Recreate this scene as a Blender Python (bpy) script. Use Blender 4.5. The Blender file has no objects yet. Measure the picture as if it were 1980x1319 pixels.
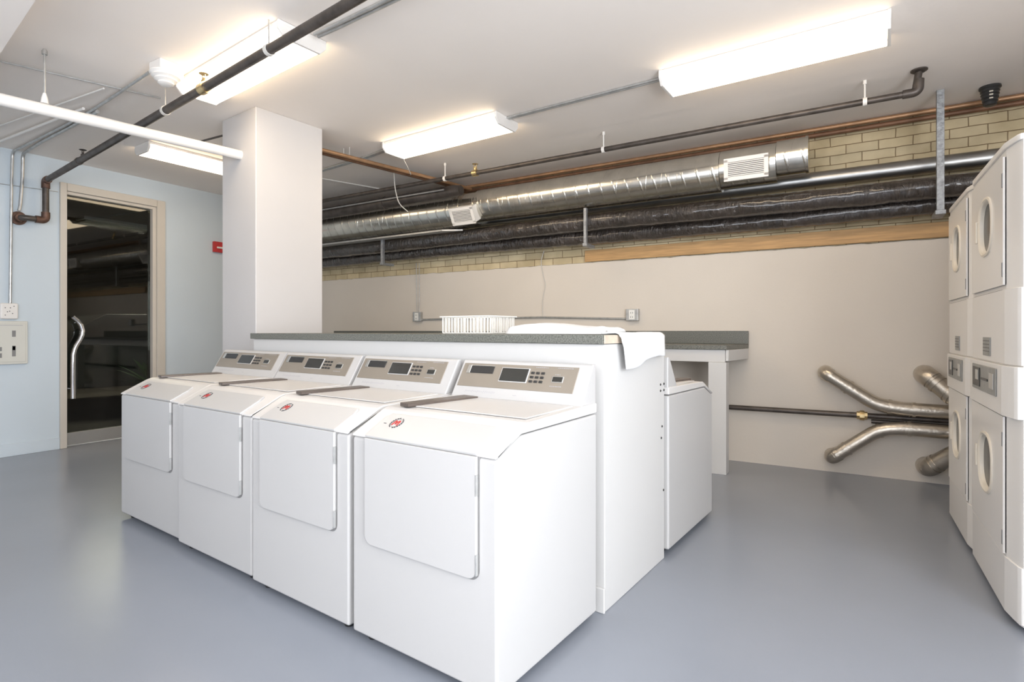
import bpy, bmesh, math, random
from mathutils import Vector, Matrix, noise
C = bpy.context.scene.collection
PI = math.pi
random.seed(4)

# ------------------------------------------------------------------ camera
EYE = 1.12
cd = bpy.data.cameras.new('camera'); cam = bpy.data.objects.new('camera', cd); C.objects.link(cam)
cam.location = (0, 0, EYE); cam.rotation_euler = (PI/2, 0, math.radians(31.13))
cd.sensor_width = 36; cd.lens = 1072/1980*36; cd.shift_y = -19.5/1980; cd.clip_start = .05
bpy.context.scene.camera = cam

# ------------------------------------------------------------------ world, exposure, daylight
vs = bpy.context.scene.view_settings
vs.view_transform = 'Standard'; vs.look = 'None'; vs.gamma = 1; vs.use_curve_mapping = False
vs.exposure = 0.55
w = bpy.data.worlds.new('world'); bpy.context.scene.world = w; w.use_nodes = True
bg = w.node_tree.nodes['Background']; bg.inputs[0].default_value = (.62, .76, 1, 1); bg.inputs[1].default_value = 1.0

def area(name, loc, rot, sx, sy, power, color):
    l = bpy.data.lights.new(name, 'AREA'); l.shape = 'RECTANGLE'; l.size = sx; l.size_y = sy
    l.energy = power; l.color = color
    o = bpy.data.objects.new(name, l); C.objects.link(o); o.location = loc; o.rotation_euler = rot
    return o
# daylight entering through the windows of the east and south walls (both behind / beside the camera)
area('daylight_east', (1.80, -.40, 1.45), (0, math.radians(108), 0), 1.9, 3.2, 165, (.93, .965, 1))
area('daylight_south', (-.9, -2.42, 1.55), (math.radians(132), 0, 0), 3.4, 1.7, 68, (.97, .98, 1))

WARM = (1.0, .80, .56)
LIGHT = 6.8

# ------------------------------------------------------------------ materials
def mat(name, col, rough=.5, metal=0, bump=0, bscale=40, var=0, vscale=3, spec=.5, coat=0, stretch=None):
    m = bpy.data.materials.new(name); m.use_nodes = True
    nt = m.node_tree; b = nt.nodes['Principled BSDF']
    b.inputs['Base Color'].default_value = (*col, 1); b.inputs['Roughness'].default_value = rough
    b.inputs['Metallic'].default_value = metal; b.inputs['Specular IOR Level'].default_value = spec
    if coat: b.inputs['Coat Weight'].default_value = coat
    tc = nt.nodes.new('ShaderNodeTexCoord'); src = tc.outputs['Object']
    if stretch:
        mp = nt.nodes.new('ShaderNodeMapping'); mp.inputs['Scale'].default_value = stretch
        nt.links.new(src, mp.inputs[0]); src = mp.outputs[0]
    if var:
        n = nt.nodes.new('ShaderNodeTexNoise'); n.inputs['Scale'].default_value = vscale; n.inputs['Detail'].default_value = 5
        nt.links.new(src, n.inputs['Vector'])
        r = nt.nodes.new('ShaderNodeValToRGB')
        r.color_ramp.elements[0].position = .3; r.color_ramp.elements[1].position = .7
        r.color_ramp.elements[0].color = (*[c*(1-var) for c in col], 1)
        r.color_ramp.elements[1].color = (*[min(1, c*(1+var)) for c in col], 1)
        nt.links.new(n.outputs['Fac'], r.inputs[0]); nt.links.new(r.outputs[0], b.inputs['Base Color'])
    if bump:
        n = nt.nodes.new('ShaderNodeTexNoise'); n.inputs['Scale'].default_value = bscale; n.inputs['Detail'].default_value = 4
        nt.links.new(src, n.inputs['Vector'])
        bp = nt.nodes.new('ShaderNodeBump'); bp.inputs['Strength'].default_value = bump; bp.inputs['Distance'].default_value = .01
        nt.links.new(n.outputs['Fac'], bp.inputs['Height']); nt.links.new(bp.outputs[0], b.inputs['Normal'])
    return m

M = {}
M['enamel'] = mat('white_enamel', (.525, .515, .505), .36, var=.01, vscale=2)
M['dryer_enamel'] = mat('dryer_white_enamel', (.74, .715, .68), .3, var=.01, vscale=2)
M['enamel_deck'] = mat('white_plastic_deck', (.66, .64, .62), .33, var=.01)
M['gap'] = mat('dark_joint', (.16, .155, .15), .6, var=.1)
M['seam'] = mat('grey_seam', (.24, .235, .23), .6, var=.05)
M['bronze'] = mat('champagne_panel', (.33, .29, .24), .38, .35, var=.03, vscale=6)
M['black_plastic'] = mat('black_plastic', (.03, .03, .03), .35, var=.2)
M['display'] = mat('dark_display', (.035, .035, .032), .12, var=.15)
M['brown'] = mat('brown_plastic', (.10, .078, .065), .35, var=.15, vscale=12)
M['red'] = mat('red_print', (.50, .02, .02), .4, var=.05)
M['ink'] = mat('black_print', (.05, .05, .06), .5, var=.05)
M['grey_ink'] = mat('grey_print', (.42, .41, .43), .5, var=.05)
M['wall_white'] = mat('white_wall_paint', (.58, .56, .55), .7, bump=.06, bscale=60, var=.015, vscale=2)
M['island'] = mat('white_island_paint', (.61, .60, .585), .45, bump=.03, bscale=60, var=.01, vscale=2)
M['wall_left'] = mat('pale_grey_wall_paint', (.60, .67, .72), .6, bump=.06, bscale=60, var=.02, vscale=2)
M['ceiling'] = mat('ceiling_paint', (.93, .865, .805), .8, bump=.08, bscale=25, var=.02, vscale=1.5)
M['trim'] = mat('beige_frame_paint', (.60, .55, .48), .45, var=.03)
M['alu'] = mat('brushed_aluminium', (.62, .62, .60), .32, .85, var=.04)
M['chrome'] = mat('chrome', (.9, .9, .92), .08, 1, var=.01)
M['counter'] = mat('speckled_grey_laminate', (.145, .147, .128), .42, var=.55, vscale=170)
M['edge_wood'] = mat('raw_particle_edge', (.58, .48, .38), .7, var=.12, vscale=30)
M['wood'] = mat('plain_pine_board', (.50, .30, .13), .6, var=.18, vscale=5, stretch=(1, 4, 14))
M['plaster'] = mat('rough_mortar', (.30, .28, .24), .9, bump=.5, bscale=30, var=.3, vscale=8)
M['iron'] = mat('dark_iron_pipe', (.10, .085, .075), .42, .55, bump=.08, bscale=80, var=.3, vscale=12)
M['iron_rust'] = mat('rusty_iron_fitting', (.13, .075, .055), .5, .5, bump=.2, bscale=60, var=.4, vscale=15)
M['copper'] = mat('copper_pipe', (.46, .27, .15), .42, .5, var=.2, vscale=8)
M['copper_dark'] = mat('tarnished_copper_pipe', (.20, .105, .06), .5, .4, var=.3, vscale=8)
M['brass'] = mat('brass', (.62, .48, .26), .3, .9, var=.15, vscale=30)
M['galv'] = mat('galvanised_conduit', (.50, .50, .49), .4, .7, var=.15, vscale=20)
M['strut'] = mat('galvanised_strut', (.33, .34, .35), .5, .55, bump=.3, bscale=90, var=.3, vscale=40)
M['white_pipe'] = mat('white_painted_pipe', (.82, .79, .75), .4, var=.02)
M['tape_duct'] = mat('nickel_foil_duct', (.55, .50, .43), .33, .9, bump=.25, bscale=35, var=.1, vscale=9)
M['steel_pipe'] = mat('steel_pipe', (.40, .40, .39), .34, .95, var=.15, vscale=6, bump=.04, bscale=30)
M['cloth'] = mat('white_terry_cloth', (.88, .88, .88), .95, bump=.5, bscale=400, var=.02, vscale=60)
M['basket'] = mat('white_basket_plastic', (.85, .84, .80), .4, var=.02)
M['cable'] = mat('white_cable', (.62, .60, .56), .6, var=.05)
M['cream'] = mat('cream_gasket', (.72, .66, .56), .4, var=.04)
M['grey_panel'] = mat('grey_control_panel', (.30, .30, .285), .4, .3, var=.12, vscale=20)
M['box'] = mat('ivory_enclosure', (.66, .65, .59), .5, var=.03)
M['tyre'] = mat('black_rubber', (.03, .03, .03), .8, var=.2)
M['carpaint'] = mat('dark_car_paint', (.15, .16, .155), .2, .3, coat=1, var=.1)
M['leaf'] = mat('leaf_green', (.10, .26, .07), .5, var=.4, vscale=20)
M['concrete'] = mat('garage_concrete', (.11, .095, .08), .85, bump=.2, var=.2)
M['dryer_glass'] = mat('smoked_window_glass', (.06, .058, .052), .2, var=.1, spec=.12)
M['alarm'] = mat('alarm_red', (.50, .03, .03), .35, var=.05)

def floor_mat():
    m = mat('grey_blue_floor_paint', (.255, .275, .315), .25, var=.035, vscale=1.2, bump=.03, bscale=18)
    return m
M['floor'] = floor_mat()

def diffuser_mat():
    m = bpy.data.materials.new('lit_acrylic_diffuser'); m.use_nodes = True
    nt = m.node_tree; b = nt.nodes['Principled BSDF']
    b.inputs['Base Color'].default_value = (.9, .88, .82, 1); b.inputs['Roughness'].default_value = .4
    b.inputs['Emission Color'].default_value = (*WARM, 1); b.inputs['Emission Strength'].default_value = LIGHT
    return m
M['diffuser'] = diffuser_mat()

def brick_mat():
    m = bpy.data.materials.new('cream_brick'); m.use_nodes = True
    nt = m.node_tree; b = nt.nodes['Principled BSDF']; b.inputs['Roughness'].default_value = .85
    tc = nt.nodes.new('ShaderNodeTexCoord'); sp = nt.nodes.new('ShaderNodeSeparateXYZ'); cb = nt.nodes.new('ShaderNodeCombineXYZ')
    nt.links.new(tc.outputs['Object'], sp.inputs[0]); nt.links.new(sp.outputs[0], cb.inputs[0]); nt.links.new(sp.outputs[2], cb.inputs[1])
    ns = nt.nodes.new('ShaderNodeTexNoise'); ns.inputs['Scale'].default_value = 9; nt.links.new(cb.outputs[0], ns.inputs['Vector'])
    vm = nt.nodes.new('ShaderNodeVectorMath'); vm.operation = 'MULTIPLY_ADD'; vm.inputs[1].default_value = (.012, .012, 0)
    nt.links.new(ns.outputs['Color'], vm.inputs[0]); nt.links.new(cb.outputs[0], vm.inputs[2])
    br = nt.nodes.new('ShaderNodeTexBrick'); br.inputs['Scale'].default_value = 1
    br.inputs['Brick Width'].default_value = .215; br.inputs['Row Height'].default_value = .072
    br.inputs['Mortar Size'].default_value = .0032; br.inputs['Mortar Smooth'].default_value = .2; br.inputs['Bias'].default_value = 0
    br.inputs['Color1'].default_value = (.74, .62, .40, 1); br.inputs['Color2'].default_value = (.62, .52, .34, 1)
    br.inputs['Mortar'].default_value = (.26, .18, .10, 1)
    nt.links.new(vm.outputs[0], br.inputs['Vector'])
    n2 = nt.nodes.new('ShaderNodeTexNoise'); n2.inputs['Scale'].default_value = 3.5; n2.inputs['Detail'].default_value = 6
    nt.links.new(tc.outputs['Object'], n2.inputs['Vector'])
    rp = nt.nodes.new('ShaderNodeValToRGB'); rp.color_ramp.elements[0].position = .35; rp.color_ramp.elements[1].position = .65
    rp.color_ramp.elements[0].color = (.72, .70, .66, 1); rp.color_ramp.elements[1].color = (1, 1, 1, 1)
    nt.links.new(n2.outputs['Fac'], rp.inputs[0])
    mx = nt.nodes.new('ShaderNodeMix'); mx.data_type = 'RGBA'; mx.blend_type = 'MULTIPLY'; mx.inputs[0].default_value = 1
    nt.links.new(br.outputs['Color'], mx.inputs[6]); nt.links.new(rp.outputs[0], mx.inputs[7]); nt.links.new(mx.outputs[2], b.inputs['Base Color'])
    bp = nt.nodes.new('ShaderNodeBump'); bp.invert = True; bp.inputs['Distance'].default_value = .006; bp.inputs['Strength'].default_value = .8
    nt.links.new(br.outputs['Fac'], bp.inputs['Height']); nt.links.new(bp.outputs[0], b.inputs['Normal'])
    return m
M['brick'] = brick_mat()
M['wall_back'] = mat('warm_grey_wall_paint', (.68, .62, .545), .62, bump=.08, bscale=45, var=.02, vscale=2)

def spiral_mat():
    m = mat('galvanised_spiral_duct', (.70, .68, .62), .24, 1, var=.12, vscale=7)
    nt = m.node_tree; b = nt.nodes['Principled BSDF']
    tc = nt.nodes.new('ShaderNodeTexCoord'); mp = nt.nodes.new('ShaderNodeMapping')
    mp.inputs['Rotation'].default_value = (0, math.radians(12), 0)
    nt.links.new(tc.outputs['Object'], mp.inputs[0])
    wv = nt.nodes.new('ShaderNodeTexWave'); wv.wave_type = 'BANDS'; wv.bands_direction = 'X'; wv.inputs['Scale'].default_value = 2.7
    wv.inputs['Distortion'].default_value = .4; wv.wave_profile = 'SIN'
    nt.links.new(mp.outputs[0], wv.inputs['Vector'])
    rp = nt.nodes.new('ShaderNodeValToRGB'); rp.color_ramp.elements[0].position = .93; rp.color_ramp.elements[1].position = 1.0
    nt.links.new(wv.outputs['Fac'], rp.inputs[0])
    bp = nt.nodes.new('ShaderNodeBump'); bp.inputs['Distance'].default_value = .003; bp.inputs['Strength'].default_value = .55
    nt.links.new(rp.outputs[0], bp.inputs['Height']); nt.links.new(bp.outputs[0], b.inputs['Normal'])
    return m
M['spiral'] = spiral_mat()

def wrap_mat():
    m = mat('black_foil_wrap', (.05, .04, .034), .25, .1, var=.35, vscale=5, coat=1)
    nt = m.node_tree; b = nt.nodes['Principled BSDF']
    tc = nt.nodes.new('ShaderNodeTexCoord'); mp = nt.nodes.new('ShaderNodeMapping'); mp.inputs['Scale'].default_value = (26, 7, 7)
    nt.links.new(tc.outputs['Object'], mp.inputs[0])
    n = nt.nodes.new('ShaderNodeTexNoise'); n.inputs['Scale'].default_value = 1; n.inputs['Detail'].default_value = 6; n.inputs['Distortion'].default_value = 1.2
    nt.links.new(mp.outputs[0], n.inputs['Vector'])
    bp = nt.nodes.new('ShaderNodeBump'); bp.inputs['Distance'].default_value = .05; bp.inputs['Strength'].default_value = 1.0
    nt.links.new(n.outputs['Fac'], bp.inputs['Height']); nt.links.new(bp.outputs[0], b.inputs['Normal'])
    return m
M['wrap'] = wrap_mat()

def door_glass_mat():
    m = bpy.data.materials.new('smoked_door_glass'); m.use_nodes = True
    nt = m.node_tree; nt.nodes.remove(nt.nodes['Principled BSDF']); out = nt.nodes['Material Output']
    t = nt.nodes.new('ShaderNodeBsdfTransparent'); t.inputs[0].default_value = (.30, .31, .29, 1)
    g = nt.nodes.new('ShaderNodeBsdfGlossy'); g.inputs['Color'].default_value = (.9, .9, .88, 1); g.inputs['Roughness'].default_value = .02
    fr = nt.nodes.new('ShaderNodeFresnel'); fr.inputs['IOR'].default_value = 1.55
    mx = nt.nodes.new('ShaderNodeMixShader')
    nt.links.new(fr.outputs[0], mx.inputs[0]); nt.links.new(t.outputs[0], mx.inputs[1]); nt.links.new(g.outputs[0], mx.inputs[2])
    nt.links.new(mx.outputs[0], out.inputs['Surface'])
    return m
M['door_glass'] = door_glass_mat()

# ------------------------------------------------------------------ mesh helpers
def merge(dst, src):
    me = bpy.data.meshes.new('tmp'); src.to_mesh(me); src.free(); dst.from_mesh(me); bpy.data.meshes.remove(me)

class MB:
    def __init__(s): s.bm = bmesh.new()
    def _add(s, b, mi=0):
        if mi:
            for f in b.faces: f.material_index = mi
        merge(s.bm, b); return s
    def box(s, x0, x1, y0, y1, z0, z1, bev=0, seg=2, mi=0, mtx=None):
        b = bmesh.new(); bmesh.ops.create_cube(b, size=1)
        for v in b.verts:
            v.co = Vector(((x0+x1)/2+v.co.x*(x1-x0), (y0+y1)/2+v.co.y*(y1-y0), (z0+z1)/2+v.co.z*(z1-z0)))
        if bev: bmesh.ops.bevel(b, geom=b.edges[:], offset=bev, segments=seg, profile=.5, affect='EDGES')
        if mtx: bmesh.ops.transform(b, matrix=mtx, verts=b.verts[:])
        return s._add(b, mi)
    def prism(s, pts, a0, a1, axis='x', bev=0, seg=2, mi=0, mtx=None):
        """extrude a polygon; axis x: pts are (y,z); axis y: (x,z); axis z: (x,y)"""
        b = bmesh.new()
        def P(p, a):
            return {'x': (a, p[0], p[1]), 'y': (p[0], a, p[1]), 'z': (p[0], p[1], a)}[axis]
        lo = [b.verts.new(P(p, a0)) for p in pts]; hi = [b.verts.new(P(p, a1)) for p in pts]
        n = len(pts); b.faces.new(lo); b.faces.new(hi[::-1])
        for i in range(n): b.faces.new((lo[i], lo[(i+1) % n], hi[(i+1) % n], hi[i]))
        bmesh.ops.recalc_face_normals(b, faces=b.faces[:])
        if bev: bmesh.ops.bevel(b, geom=b.edges[:], offset=bev, segments=seg, profile=.5, affect='EDGES')
        if mtx: bmesh.ops.transform(b, matrix=mtx, verts=b.verts[:])
        return s._add(b, mi)
    def tube(s, pts, r, seg=16, caps=True, mi=0, fn=None):
        pts = [Vector(p) for p in pts]; b = bmesh.new(); rings = []
        rad = r if isinstance(r, (list, tuple)) else [r]*len(pts)
        up = None
        for i, p in enumerate(pts):
            d = (pts[min(i+1, len(pts)-1)]-pts[max(i-1, 0)]).normalized()
            if up is None:
                up = Vector((0, 0, 1)) if abs(d.z) < .9 else Vector((0, 1, 0))
            up = (up-d*up.dot(d)).normalized(); sd = d.cross(up)
            ring = []
            for k in range(seg):
                a = 2*PI*k/seg; rr = rad[i]
                if fn: rr *= fn(i, a, p)
                ring.append(b.verts.new(p+(up*math.cos(a)+sd*math.sin(a))*rr))
            rings.append(ring)
        for i in range(len(rings)-1):
            for k in range(seg):
                b.faces.new((rings[i][k], rings[i][(k+1) % seg], rings[i+1][(k+1) % seg], rings[i+1][k]))
        if caps: b.faces.new(rings[0][::-1]); b.faces.new(rings[-1])
        bmesh.ops.recalc_face_normals(b, faces=b.faces[:])
        return s._add(b, mi)
    def cyl(s, p0, p1, r, seg=20, mi=0): return s.tube([p0, p1], r, seg, True, mi)
    def lathe(s, prof, center=(0, 0, 0), seg=28, mi=0, mtx=None):
        """prof: list of (radius, z)"""
        b = bmesh.new(); rings = []
        for r, z in prof:
            rings.append([b.verts.new((r*math.cos(2*PI*k/seg), r*math.sin(2*PI*k/seg), z)) for k in range(seg)])
        for i in range(len(rings)-1):
            for k in range(seg): b.faces.new((rings[i][k], rings[i][(k+1) % seg], rings[i+1][(k+1) % seg], rings[i+1][k]))
        b.faces.new(rings[0][::-1]); b.faces.new(rings[-1])
        bmesh.ops.recalc_face_normals(b, faces=b.faces[:])
        m = Matrix.Translation(center)
        if mtx: m = m @ mtx
        bmesh.ops.transform(b, matrix=m, verts=b.verts[:])
        return s._add(b, mi)
    def build(s, name, m, parent=None, loc=None, ang=35):
        me = bpy.data.meshes.new(name); s.bm.to_mesh(me); s.bm.free()
        for x in (m if isinstance(m, (list, tuple)) else [m]): me.materials.append(M[x])
        me.polygons.foreach_set('use_smooth', [True]*len(me.polygons)); me.set_sharp_from_angle(angle=math.radians(ang))
        o = bpy.data.objects.new(name, me); C.objects.link(o)
        if ang == 35:
            wn = o.modifiers.new('weighted_normals', 'WEIGHTED_NORMAL'); wn.keep_sharp = True; wn.weight = 90
        if parent: o.parent = parent
        if loc: o.location = loc
        return o

def tag(o, label=None, cat=None, group=None, kind=None):
    if label: o['label'] = label
    if cat: o['category'] = cat
    if group: o['group'] = group
    if kind: o['kind'] = kind
    return o
def struct(o, label=None): o['kind'] = 'structure'; return o
def empty(name, loc, rz, label, cat, group=None):
    o = bpy.data.objects.new(name, None); C.objects.link(o); o.location = loc; o.rotation_euler = (0, 0, rz); o.empty_display_size = .1
    return tag(o, label, cat, group)
def kids(o): return [c for c in bpy.data.objects if c.parent == o]
def copy_tree(o, parent=None):
    c = o.copy(); C.objects.link(c); c.parent = parent
    for ch in kids(o): copy_tree(ch, c)
    return c
def bend(pts, r, n=6):
    """round the inner corners of a polyline"""
    P = [Vector(p) for p in pts]; out = [P[0]]
    for i in range(1, len(P)-1):
        a = (P[i-1]-P[i]).normalized(); c = (P[i+1]-P[i]).normalized()
        d = min(r, (P[i-1]-P[i]).length*.48, (P[i+1]-P[i]).length*.48)
        s, e = P[i]+a*d, P[i]+c*d
        for k in range(n+1):
            t = k/n; out.append((1-t)**2*s+2*t*(1-t)*P[i]+t*t*e)
    out.append(P[-1]); return out
def sub(p0, p1, n):
    p0, p1 = Vector(p0), Vector(p1); return [p0.lerp(p1, i/n) for i in range(n+1)]

HC = 2.745                       # ceiling height
ISL = math.radians(-4.6)         # the washer island stands slightly askew to the back wall
def isl(u, v, z=0): return (u*math.cos(ISL)-v*math.sin(ISL), u*math.sin(ISL)+v*math.cos(ISL), z)
def isl_root(name, u, v, rz, label, cat, group=None): return empty(name, isl(u, v), ISL+rz, label, cat, group)

# ------------------------------------------------------------------ room shell
struct(MB().box(-6.6, 2.1, -2.7, 5.3, -.1, 0).build('floor', 'floor'))
struct(MB().box(-6.6, 2.1, -2.7, 5.3, HC, HC+.1).build('ceiling', 'ceiling'))
def wall_back():
    b = bmesh.new(); n = 160; X0, X1, Y = -6.6, 2.1, 5.09
    rows = []
    for i in range(n+1):
        x = X0+(X1-X0)*i/n
        e = 1.795+.008*noise.noise(Vector((x*9, 0, 0)))+.004*noise.noise(Vector((x*40, 3, 0)))
        rows.append([b.verts.new((x, Y, z)) for z in (0, e)]+[b.verts.new((x, Y+.008, z)) for z in (e+.004, HC)])
    for i in range(n):
        for k in range(3):
            f = b.faces.new((rows[i][k], rows[i+1][k], rows[i+1][k+1], rows[i][k+1])); f.material_index = (0, 2, 1)[k]
    mb = MB(); mb.bm = b
    mb.box(X0, X1, Y+.03, Y+.2, 0, HC)
    return mb.build('wall_back', ['wall_back', 'brick', 'plaster'])
struct(wall_back())
DY0, DY1, DZ = 2.338, 3.146, 2.46
wl = MB().box(-6.6, -6.4, -2.7, DY0-.02, 0, HC).box(-6.6, -6.4, DY1+.02, 5.3, 0, HC).box(-6.6, -6.4, DY0-.02, DY1+.02, DZ+.02, HC)
struct(wl.build('wall_left', 'wall_left'))
# south and east walls with window openings, behind and beside the camera
struct(MB().box(-6.6, -2.7, -2.7, -2.5, 0, HC).box(.9, 2.1, -2.7, -2.5, 0, HC).box(-2.7, .9, -2.7, -2.5, 0, .65).box(-2.7, .9, -2.7, -2.5, 2.45, HC).build('wall_front', 'wall_white'))
struct(MB().box(1.9, 2.1, -2.5, -2.1, 0, HC).box(1.9, 2.1, 1.3, 5.3, 0, HC).box(1.9, 2.1, -2.1, 1.3, 0, .45).box(1.9, 2.1, -2.1, 1.3, 2.45, HC).build('wall_right', 'wall_white'))
def window(name, x0, x1, y0, y1, n, z0=.65, z1=2.45):
    m = MB(); t = .05; ax = (x1-x0) > (y1-y0)
    m.box(x0, x1, y0, y1, z0, z0+t, .004).box(x0, x1, y0, y1, z1-t, z1, .004)
    for k in range(n+1):
        if ax: c = x0+t/2+(x1-x0-t)*k/n; m.box(c-t/2, c+t/2, y0, y1, z0, z1, .004)
        else: c = y0+t/2+(y1-y0-t)*k/n; m.box(x0, x1, c-t/2, c+t/2, z0, z1, .004)
    return struct(m.build(name, 'white_pipe'))
window('window_1', -2.7, .9, -2.62, -2.56, 3); window('window_2', 1.96, 2.02, -2.1, 1.3, 2, .45)
# dropped soffit over the camera side of the room
struct(MB().prism([(-6.4, 1.45), (1.9, .37), (1.9, -2.5), (-6.4, -2.5)], 2.6, HC, 'z').build('ceiling_soffit', 'ceiling'))
# pillar
pc = MB().box(-4.32, -3.84, 2.17, 2.73, 0, HC, .006, 1).build('wall_pillar', 'wall_white'); pc.rotation_euler.z = ISL; struct(pc)
struct(MB().box(-6.4, -6.385, -2.5, DY0-.055, 0, .11, .004).build('baseboard_left', 'wall_left'))

# door
df = MB()
fx0, fx1 = -6.46, -6.375
df.box(fx0, fx1, DY0-.055, DY0, 0, DZ+.075, .006).box(fx0, fx1, DY1, DY1+.085, 0, DZ+.075, .006).box(fx0, fx1, DY0, DY1, DZ, DZ+.075, .006)
frame = struct(df.build('door_1', 'trim'))
MB().box(-6.52, -6.40, DY1-.035, DY1, .0, DZ, .003).box(-6.52, -6.40, DY0, DY1-.035, DZ-.03, DZ, .003).build('door_jamb', 'trim', frame)
MB().box(-6.475, -6.45, DY0+.004, DY1-.037, .135, DZ-.034).build('door_glass', 'door_glass', frame)
MB().box(-6.485, -6.435, DY0+.004, DY1-.037, .015, .135, .004).build('bottom_rail', 'alu', frame)
hp = [(1.259, 2.385), (1.22, 2.424), (1.18, 2.452), (1.12, 2.466), (1.08, 2.462), (1.03, 2.442), (.98, 2.415), (.94, 2.400), (.89, 2.390), (.8, 2.388), (.6, 2.388), (.468, 2.388)]
hd = MB().tube([(-6.385, y, z) for z, y in hp], .021, 14)
for z, y in ((1.2, 2.438), (.56, 2.388)): hd.cyl((-6.45, y, z), (-6.385, y, z), .010)
tag(hd.build('door_handle', 'chrome', frame), 'chrome S-curved pull handle')

# ------------------------------------------------------------------ beyond the door: dim garage
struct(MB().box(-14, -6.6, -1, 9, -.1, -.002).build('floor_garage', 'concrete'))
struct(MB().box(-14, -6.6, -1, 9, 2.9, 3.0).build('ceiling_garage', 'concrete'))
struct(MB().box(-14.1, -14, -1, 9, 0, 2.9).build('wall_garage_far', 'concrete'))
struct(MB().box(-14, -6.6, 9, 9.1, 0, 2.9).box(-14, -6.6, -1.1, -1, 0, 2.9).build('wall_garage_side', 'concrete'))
area('garage_fill_light', (-10.2, 4.5, 2.8), (0, 0, 0), .3, 1.2, 230, (1, .93, .8))  # added fill light, brightens the car behind the glass door
t = empty('added_batten', (-10.2, 4.5, 2.9), 0, 'added batten on the garage ceiling, put in to light the parked car', 'ceiling light')
MB().box(-.15, .15, -.6, .6, -.05, 0, .01).build('added_batten_body', 'white_pipe', t)
MB().box(-.12, .12, -.57, .57, -.075, -.051, .01).build('added_batten_cover', 'basket', t)

def car():
    r = empty('parked_car', (-9.75, 4.35, 0), math.radians(80), 'dark parked car with round wheels seen dimly through the glass door', 'car')
    prof = [(-2.05, .35), (-2.1, .6), (-2.0, .82), (-1.1, .95), (-.45, 1.36), (.75, 1.38), (1.45, .98), (2.05, .9), (2.15, .55), (2.05, .3)]
    def arch(cx, a0=0, a1=PI, R=.37, n=10): return [(cx+R*math.cos(a0+(a1-a0)*k/n), .32+R*math.sin(a0+(a1-a0)*k/n)) for k in range(n+1)]
    low = [(2.05, .25)]+arch(1.3)+arch(-1.3)+[(-2.05, .25)]
    MB().prism(prof+low, -.85, .85, 'y', .02, 2).build('car_body', 'carpaint', r)
    for sy in (-1, 1):
        MB().prism([(-1.0, .95), (-.42, 1.30), (.2, 1.32), (.2, .95)], sy*.852, sy*.858, 'y').build('side_window', 'display', r)
        MB().prism([(.26, .95), (.26, 1.32), (.7, 1.32), (1.25, .97)], sy*.852, sy*.858, 'y').build('side_window', 'display', r)
    for cx in (-1.3, 1.3):
        for sy in (-1, 1):
            wl_ = MB().lathe([(.2, -.1), (.3, -.1), (.32, -.06), (.32, .06), (.3, .1), (.2, .1)], (cx, sy*.76, .32), 28, mtx=Matrix.Rotation(PI/2, 4, 'X')).build('wheel', 'tyre', r)
            hb = MB().lathe([(.05, .0), (.2, 0), (.2, .02), (.06, .03)], (cx, sy*.86, .32), 20, mtx=Matrix.Rotation(-sy*PI/2, 4, 'X')); hb.build('hub_cap', 'alu', wl_)
    for y in (-.7, .4): MB().box(-2.09, -2.02, y, y+.3, .6, .72, .02).build('headlight', 'alu', r)
car()
def plant():
    r = empty('potted_plant', (-8.0, 3.95, 0), 0, 'leafy green plant in a pot seen dimly through the glass door', 'plant')
    MB().lathe([(.14, 0), (.19, .3), (.21, .3), (.21, .34), (.17, .34), (.16, .3)]).build('pot', 'concrete', r)
    m = MB(); random.seed(3)
    for k in range(60):
        a = random.uniform(0, 2*PI); L = random.uniform(.25, .6); el = random.uniform(.5, 1.35)
        d = Vector((math.cos(a)*math.cos(el), math.sin(a)*math.cos(el), math.sin(el))); sd = Vector((-math.sin(a), math.cos(a), 0))
        b = bmesh.new(); q = []
        for i in range(6):
            tt = i/5; p = Vector((0, 0, .3))+d*L*tt*1.3-Vector((0, 0, .35*tt*tt*L)); wd = .045*math.sin(PI*min(1, tt*.9+.1))
            q.append((b.verts.new(p-sd*wd), b.verts.new(p+sd*wd)))
        for i in range(5): b.faces.new((q[i][0], q[i][1], q[i+1][1], q[i+1][0]))
        m._add(b)
    o = m.build('foliage', 'leaf', r); o['kind'] = 'stuff'
plant()

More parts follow.
